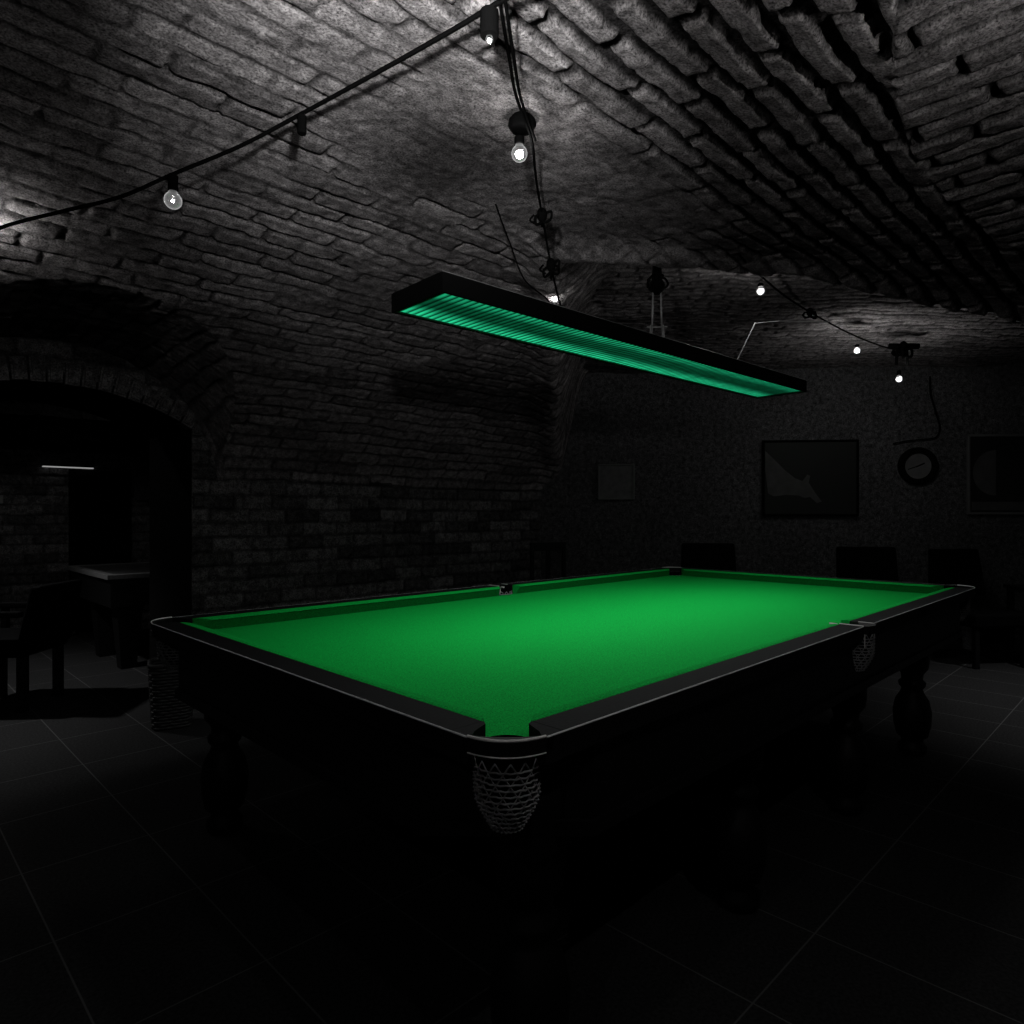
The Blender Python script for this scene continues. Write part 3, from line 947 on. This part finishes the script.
# right string
fr_, g0 = festoon('black festoon cable across the far ceiling at right, with three bright bulbs',
    [(1.02, 3.02, 2.465), (1.08, 3.1, 2.455), (1.345, 3.6, 2.56), (1.673, 4.1, 2.621), (2.004, 4.5, 2.644), (2.317, 4.8, 2.635), (2.601, 5.0, 2.601), (2.923, 5.2, 2.576), (3.113, 5.3, 2.585)], .0055)
socket(fr_, g0, (1.345, 3.62, 2.535), glow=BULB * 1.1, R=.022, length=.018, fr=.014)
socket(fr_, g0, (2.578, 5.0, 2.555), glow=BULB * 1.0, R=.024, length=.020, fr=.015)
socket(fr_, g0, (3.066, 5.3, 2.425), glow=BULB * 1.1, R=.026, length=.040, fr=.016)
bm = shackle(Vector((2.004, 4.5, 2.644)) - g0, 1.1, 9)
mesh_obj('connector', bm, M_cable, fr_, smooth=True)
bm = shackle(Vector((3.10, 5.3, 2.60)) - g0, 2.0, 12)
add_tube(bm, [Vector((3.05, 5.3, 2.60)) - g0, Vector((3.045, 5.3, 2.47)) - g0], .012, 8)
add_tube(bm, [Vector((3.14, 5.32, 2.60)) - g0, Vector((3.145, 5.32, 2.47)) - g0], .010, 8)
add_tube(bm, [Vector((2.99, 5.3, 2.615)) - g0, Vector((3.22, 5.3, 2.615)) - g0], .024, 8)
mesh_obj('junction_box', bm, M_cable, fr_, smooth=True)

# ------------------------------------------------------------------ pictures, clock and cable on the back wall
def picture(name, label, s0, s1, z0, z1, fm, im, fw=.014, art=None, depth=.03):
    w_, h_ = s1 - s0, z1 - z0
    o = thing(name, label, 'picture', BW((s0 + s1) / 2, .012, z0), BROT)
    bm = bmesh.new()
    for b_ in ((-w_ / 2, w_ / 2, 0, fw), (-w_ / 2, w_ / 2, h_ - fw, h_)):
        add_box(bm, b_[0], b_[1], -depth, 0, b_[2], b_[3], bevel=.003)
    add_box(bm, -w_ / 2, -w_ / 2 + fw, -depth, 0, fw, h_ - fw, bevel=.003)
    add_box(bm, w_ / 2 - fw, w_ / 2, -depth, 0, fw, h_ - fw, bevel=.003)
    mesh_obj('frame', bm, fm, o)
    bm = bmesh.new(); add_box(bm, -w_ / 2 + fw, w_ / 2 - fw, -depth * .5, -.001, fw, h_ - fw)
    pr = mesh_obj('print', bm, im, o)
    if art: art(o, pr, w_, h_, -depth * .5)
    return o
def flat_poly(parent, name, pts, y, mat):
    bm = bmesh.new()
    vs = [bm.verts.new((p[0], y - .0015, p[1])) for p in pts]; bm.faces.new(vs)
    r = bmesh.ops.extrude_face_region(bm, geom=bm.faces[:])
    bmesh.ops.translate(bm, vec=(0, .001, 0), verts=[v for v in r['geom'] if isinstance(v, bmesh.types.BMVert)])
    return mesh_obj(name, bm, mat, parent)
def art_hand(o, pr, w_, h_, y):
    # pale forearm and bridging hand reaching in from the left
    X = lambda u: -w_ / 2 + u * w_
    pts = [(.03, .86), (.13, .74), (.24, .60), (.34, .50), (.42, .46), (.47, .545), (.50, .53), (.485, .44), (.55, .31), (.62, .19), (.57, .17), (.50, .25), (.44, .24), (.38, .27), (.25, .28), (.12, .26), (.06, .30), (.03, .60)]
    flat_poly(pr, 'printed_hand', [(X(u), v * h_) for u, v in pts], y, M_picgrey)
def art_discs(o, pr, w_, h_, y):
    c = (-w_ / 2 + .22 * w_ + .05, h_ * .52); r = h_ * .27
    pts = []
    for k in range(28):
        an = PI / 2 + PI * k / 27
        pts.append((c[0] + r * math.cos(an), c[1] + r * 1.05 * math.sin(an)))
    flat_poly(pr, 'printed_shape', pts, y, M_picgrey)
    pts = [(-w_ / 2 + .04, .04), (w_ / 2 - .04, .04), (w_ / 2 - .04, .12), (-w_ / 2 + .04, .12)]
    flat_poly(pr, 'printed_band', pts, y, M_picgrey)

picture('framed_picture', 'large black framed picture of a pale hand, left of the wall clock', 2.447, 3.345, 1.267, 2.005, M_black, M_picdark, .020, art_hand)
picture('framed_picture', 'large framed picture with a pale rounded shape, cut off at the right edge', 4.32, 5.25, 1.282, 2.040, M_framegrey, M_picdark, .022, art_discs)
picture('framed_picture', 'small grey framed notice hanging alone near the corner of the back wall', .862, 1.225, 1.43, 1.785, M_framegrey, M_paper, .016)

ck = thing('wall_clock', 'round dark-rimmed wall clock between the two large pictures', 'clock', BW(3.88, .014, 1.745), BROT)
Rx = Matrix.Rotation(PI / 2, 4, 'X')
bm = bmesh.new()
add_lathe(bm, [(0, .178), (.03, .178), (.045, .165), (.045, .130), (.02, .122), (0, .122)], 40, cap=False)
bmesh.ops.transform(bm, matrix=Rx, verts=bm.verts[:]); bmesh.ops.recalc_face_normals(bm, faces=bm.faces)
mesh_obj('rim', bm, M_black, ck, smooth=True)
bm = bmesh.new(); add_lathe(bm, [(0, .128), (.018, .128)], 40)
bmesh.ops.transform(bm, matrix=Rx, verts=bm.verts[:])
dial = mesh_obj('dial', bm, M_clockface, ck)
for nm, an, l_, w_ in (('hour_hand', 1.15, .065, .012), ('minute_hand', -1.9, .100, .008)):
    bm = bmesh.new()
    add_box(bm, -w_ / 2, w_ / 2, -.024 - (nm == 'minute_hand') * .004, -.021 - (nm == 'minute_hand') * .004, -.02, l_, M=Matrix.Rotation(an, 4, 'Y'))
    mesh_obj(nm, bm, M_black, ck)
bm = bmesh.new()
cp = [(3.66, 1.965), (3.83, 1.992), (4.00, 2.005), (4.06, 2.04), (4.075, 2.13), (4.04, 2.25), (4.02, 2.33), (3.99, 2.45), (3.99, 2.6)]
add_tube(bm, smooth_path([BW(s_, .03, z_) for s_, z_ in cp], 6), .006, 6)
tag(mesh_obj('wall_cable', bm, M_cable), 'loose black cable looping over the wall clock on the back wall', 'cable')

# ------------------------------------------------------------------ seats along the back wall
def high_chair(label, x, y, rz, wt=.50, top=.985):
    o = thing('lounge_chair', label, 'chair', (x, y, 0), rz, 'dark chairs along the back wall')
    for sx in (-1, 1):
        for sy in (-1, 1):
            bm = bmesh.new(); add_box(bm, sx * .22 - .02, sx * .22 + .02, sy * .22 - .02, sy * .22 + .02, 0, .34, bevel=.004)
            mesh_obj('leg', bm, M_wood, o)
    bm = bmesh.new(); add_box(bm, -.27, .27, -.27, .24, .34, .46, bevel=.025, seg=3)
    mesh_obj('seat', bm, M_chair, o)
    bm = bmesh.new()
    vs = add_box(bm, -.27, .27, .18, .27, .44, top, bevel=.018, seg=3)
    for v in vs:
        f = (v.co.z - .44) / (top - .44)
        v.co.x *= 1 + (wt / .54 - 1) * f
        v.co.y += .06 * f
    mesh_obj('backrest', bm, M_chair, o)
    return o
high_chair('dark high-backed chair by the back wall, below the large hand picture', 3.225, 5.86, -.08, .50, .985)
high_chair('dark high-backed chair by the back wall, rightmost of the chairs there', 4.045, 5.80, .12, .44, .968)
high_chair('dark chair by the back wall, left of the large hand picture', 1.84, 6.05, -.05, .48, 1.01)
c4 = thing('side_chair', 'dark open-framed chair in the corner beside the brick wall', 'chair', (.42, 6.15, 0), .45)
for sx in (-1, 1):
    bm = bmesh.new(); add_box(bm, sx * .17 - .016, sx * .17 + .016, -.20, -.168, 0, .44, bevel=.003); mesh_obj('leg', bm, M_wood, c4)
    bm = bmesh.new(); add_box(bm, sx * .17 - .016, sx * .17 + .016, .168, .20, 0, 1.02, bevel=.003); mesh_obj('leg', bm, M_wood, c4)
bm = bmesh.new(); add_box(bm, -.20, .20, -.21, .165, .44, .49, bevel=.01); mesh_obj('seat', bm, M_chair, c4)
bm = bmesh.new(); add_box(bm, -.153, .153, .172, .196, .62, .66, bevel=.003); add_box(bm, -.153, .153, .172, .196, .94, 1.02, bevel=.003)
add_box(bm, -.02, .02, .174, .194, .66, .94); mesh_obj('backrest', bm, M_wood, c4)

st = thing('side_table', 'low dark table at the right edge, beside the rightmost chair', 'table', (4.62, 5.62, 0), -.1)
bm = bmesh.new(); add_box(bm, -.30, .30, -.28, .28, .635, .665, bevel=.004); mesh_obj('tabletop', bm, M_wood, st)
for sx in (-1, 1):
    for sy in (-1, 1):
        bm = bmesh.new(); add_box(bm, sx * .26 - .022, sx * .26 + .022, sy * .24 - .022, sy * .24 + .022, 0, .635, bevel=.003); mesh_obj('leg', bm, M_wood, st)

# ------------------------------------------------------------------ wicker basket behind the left end of the table
wb = thing('wicker_basket', 'dark wicker basket on the floor, beyond the left corner pocket of the snooker table', 'basket', (-2.075, 4.08, 0), .5)
bm = bmesh.new()
for s in range(20):
    z = .012 + s * .0185
    q = .100 + .018 * s / 19
    pts = []
    for k in range(48):
        an = 2 * PI * k / 48
        e = 5
        rr = q / (abs(math.cos(an)) ** e + abs(math.sin(an)) ** e) ** (1 / e)
        rr += .004 * (1 if (k // 2 + s) % 2 else -1)
        pts.append((rr * math.cos(an), rr * math.sin(an), z))
    add_tube(bm, pts, .0095, 6, closed=True)
mesh_obj('basket', bm, M_wicker, wb, smooth=True)
bm = bmesh.new()
pts = []
for k in range(48):
    an = 2 * PI * k / 48; e = 5
    rr = .120 / (abs(math.cos(an)) ** e + abs(math.sin(an)) ** e) ** (1 / e)
    pts.append((rr * math.cos(an), rr * math.sin(an), .385))
add_tube(bm, pts, .013, 8, closed=True)
mesh_obj('rim', bm, M_wicker, wb, smooth=True)

# ------------------------------------------------------------------ second room: pool table, chair, wall light, small frame, switch
pt = thing('pool_table', 'smaller pool table with a grey top, seen through the arched opening', 'pool table', W(.62, 5.18), YAW)
PL, PWD = 2.4, 1.4
bm = bmesh.new(); add_box(bm, .09, PL - .09, .09, PWD - .09, .74, .772); mesh_obj('playing_bed', bm, M_cloth2, pt)
M_railgrey = mat_plain('pale_worn_rail', (.20, .20, .20), .5, noise=.4)
bm = bmesh.new()
for b_ in ((0, PL, 0, .06), (0, PL, PWD - .06, PWD), (0, .06, .06, PWD - .06), (PL - .06, PL, .06, PWD - .06)):
    add_box(bm, *b_, .76, .80, bevel=.004)
mesh_obj('rail', bm, M_railgrey, pt)
bm = bmesh.new()
for b_ in ((.06, PL - .06, .06, .10), (.06, PL - .06, PWD - .10, PWD - .06), (.06, .10, .10, PWD - .10), (PL - .10, PL - .06, .10, PWD - .10)):
    add_box(bm, *b_, .75, .795, bevel=.006)
mesh_obj('cushion', bm, M_cloth2, pt)
bm = bmesh.new()
vs = add_box(bm, .03, PL - .03, .03, PWD - .03, .53, .76, bevel=.004)
mesh_obj('cabinet', bm, M_wood, pt)
for lx in (.20, PL - .20):
    for ly in (.22, PWD - .50):
        bm = bmesh.new()
        vs = add_box(bm, -.10, .10, -.10, .10, 0, .53, bevel=.005)
        for v in vs:
            f = 1 - .42 * (1 - v.co.z / .53); v.co.x *= f; v.co.y *= f
        o = mesh_obj('leg', bm, M_wood, pt); o.location = (lx, ly, 0)

ch = thing('armchair', 'dark chair with slim square legs at the left edge, seen through the arched opening', 'chair', (-3.38, 4.52, 0), -1.5)
for sx in (-1, 1):
    for sy in (-1, 1):
        bm = bmesh.new(); add_box(bm, sx * .19 - .026, sx * .19 + .026, sy * .19 - .026, sy * .19 + .026, 0, .42, bevel=.004)
        mesh_obj('leg', bm, M_wood, ch)
bm = bmesh.new(); add_box(bm, -.25, .25, -.25, .23, .36, .48, bevel=.02, seg=3); mesh_obj('seat', bm, M_chair, ch)
bm = bmesh.new()
vs = add_box(bm, -.26, .26, .18, .25, .40, .82, bevel=.02, seg=3)
for v in vs:
    f = (v.co.z - .40) / .44; v.co.y += .09 * f; v.co.x *= 1 - .06 * f
mesh_obj('backrest', bm, M_chair, ch)
for sx in (-1, 1):
    bm = bmesh.new()
    add_box(bm, sx * .245 - .025, sx * .245 + .025, -.23, .22, .62, .66, bevel=.01)
    add_box(bm, sx * .245 - .02, sx * .245 + .02, -.22, -.18, .46, .62, bevel=.003)
    mesh_obj('armrest', bm, M_chair, ch)

wlt = thing('wall_light', 'slim bright strip light above the dark doorway of the second room', 'lamp', W(.79, R2B - .05, 1.78), YAW)
bm = bmesh.new(); add_box(bm, -.23, .23, -.012, .045, .0, .018, bevel=.003); mesh_obj('housing', bm, M_black, wlt)
bm = bmesh.new(); add_box(bm, -.225, .225, -.016, .03, -.012, -.001, bevel=.003)
mesh_obj('light_strip', bm, mat_emit('strip_glow', (1, 1, 1), .28), wlt)

sf = thing('framed_picture', 'tiny pale frame on the far wall of the second room, right of the doorway', 'picture', W(1.52, R2B - .03, 1.44), YAW)
bm = bmesh.new(); add_box(bm, -.10, .10, -.02, .02, 0, .27, bevel=.004); mesh_obj('frame', bm, M_framegrey, sf)
bm = bmesh.new(); add_box(bm, -.085, .085, -.024, -.019, .015, .255); mesh_obj('print', bm, M_paper, sf)
sw = mesh_obj('light_switch', (lambda b: (add_box(b, -.035, .035, -.02, .02, -.04, .04, bevel=.006), b)[1])(bmesh.new()), mat_plain('pale_plastic', (.35, .35, .35), .4), loc=W(.21, R2B - .02, 1.43), rotz=YAW)
tag(sw, 'small pale light switch on the brick wall of the second room, near the left edge', 'switch')

# added lamp for the second room, unseen left of the opening
rb = thing('pendant_bulb', 'added shaded pendant lamp in the second room, unseen left of the arched opening', 'lamp', W(-.55, 5.1, 2.40))
bm = bmesh.new(); add_tube(bm, [(0, 0, .10), (0, 0, -.05)], .006, 6); mesh_obj('cord', bm, M_cable, rb)
socket(rb, W(-.55, 5.1, 2.40), W(-.55, 5.1, 2.36), glow=ADDED_ROOM2_BULB, R=.03, length=.05, fr=.016)
bm = bmesh.new(); add_lathe(bm, [(-.17, .15), (-.09, .06), (-.05, .02), (-.045, .02), (-.085, .065), (-.168, .158)], 28, cap=False); mesh_obj('lamp_shade', bm, M_black, rb, smooth=True)
l2 = bpy.data.lights.new('added_shade_light', 'SPOT'); l2.energy = ADDED_ROOM2_SHADE_W; l2.spot_size = math.radians(104); l2.spot_blend = .7; l2.shadow_soft_size = .04
o2 = bpy.data.objects.new('added_shade_light', l2); COL.objects.link(o2); o2.parent = rb; o2.location = (0, 0, -.20)

# added lamp cup, unseen above the photographer, to wash the vault crown
ub = thing('added_uplighter', 'added lamp cup, unseen above the photographer, lighting the vault crown', 'lamp', (-.12, .72, 1.93))
bm = bmesh.new()
add_lathe(bm, [(-.05, .02), (-.048, .04), (-.02, .058), (-.005, .060), (-.005, .057), (-.018, .054), (-.043, .036), (-.044, .01)], 24)
mesh_obj('bowl', bm, M_black, ub, smooth=True)
bm = bmesh.new()
add_tube(bm, [(0, -.060, -.006), (0, -.075, .38)], .003, 6)
mesh_obj('suspension_wire', bm, M_cable, ub)
bm = bmesh.new(); bmesh.ops.create_icosphere(bm, subdivisions=2, radius=.028)
mesh_obj('bulb', bm, mat_bulb('added_uplighter_glow', 30.0), ub, smooth=True)

sl_ = bpy.data.lights.new('added_uplighter_light', 'SPOT'); sl_.energy = ADDED_UPLIGHT_W; sl_.spot_size = math.radians(75); sl_.spot_blend = 1.0; sl_.shadow_soft_size = .03
so_ = bpy.data.objects.new('added_uplighter_light', sl_); COL.objects.link(so_); so_.parent = ub
so_.location = (0, 0, .04)
so_.rotation_euler = (Vector((-.20, 1.46, 2.44)) - Vector((-.12, .72, 1.97))).to_track_quat('-Z', 'Y').to_euler()

qp = thing('pendant_bulb', 'added bare bulb on a cord, unseen at the right of the photographer', 'lamp', (.95, .90, 2.05))  # added bulb to light the right side of the vault
bm = bmesh.new(); add_tube(bm, [(0, 0, .12), (0, 0, 0)], .004, 6); mesh_obj('cord', bm, M_cable, qp)
socket(qp, (.95, .90, 2.05), (.95, .90, 2.05), glow=BULB * 5, R=.024, length=.04)

rp = thing('pendant_bulb', 'added bare bulb on a cord, unseen behind the photographer', 'lamp', (-.70, -.30, 2.05))  # added bulb to light the pocket nets from behind the view
bm = bmesh.new(); add_tube(bm, [(0, 0, .10), (0, 0, 0)], .004, 6); mesh_obj('cord', bm, M_cable, rp)
socket(rp, (-.70, -.30, 2.05), (-.70, -.30, 2.05), glow=ADDED_REAR_BULB, R=.03, length=.05, fr=.016)

# added shaded pendant, unseen beyond the right edge, lights the far floor
vp = thing('added_pendant_lamp', 'added shaded pendant lamp, unseen beyond the right edge, near the back wall', 'lamp', (4.25, 4.35, 2.45))
bm = bmesh.new(); add_tube(bm, [(0, 0, .22), (0, 0, -.05)], .005, 6); mesh_obj('cord', bm, M_cable, vp)
bm = bmesh.new(); add_lathe(bm, [(-.17, .15), (-.09, .06), (-.05, .02), (-.045, .02), (-.085, .065), (-.168, .158)], 28, cap=False); mesh_obj('lamp_shade', bm, M_black, vp, smooth=True)
bm = bmesh.new(); bmesh.ops.create_icosphere(bm, subdivisions=2, radius=.02, matrix=Matrix.Translation((0, 0, -.12)))
mesh_obj('bulb', bm, mat_bulb('added_pendant_glow', 20.0), vp, smooth=True)
l3 = bpy.data.lights.new('added_pendant_light', 'SPOT'); l3.energy = 45.0; l3.spot_size = math.radians(96); l3.spot_blend = .8; l3.shadow_soft_size = .04
o3 = bpy.data.objects.new('added_pendant_light', l3); COL.objects.link(o3); o3.parent = vp; o3.location = (0, 0, -.18)
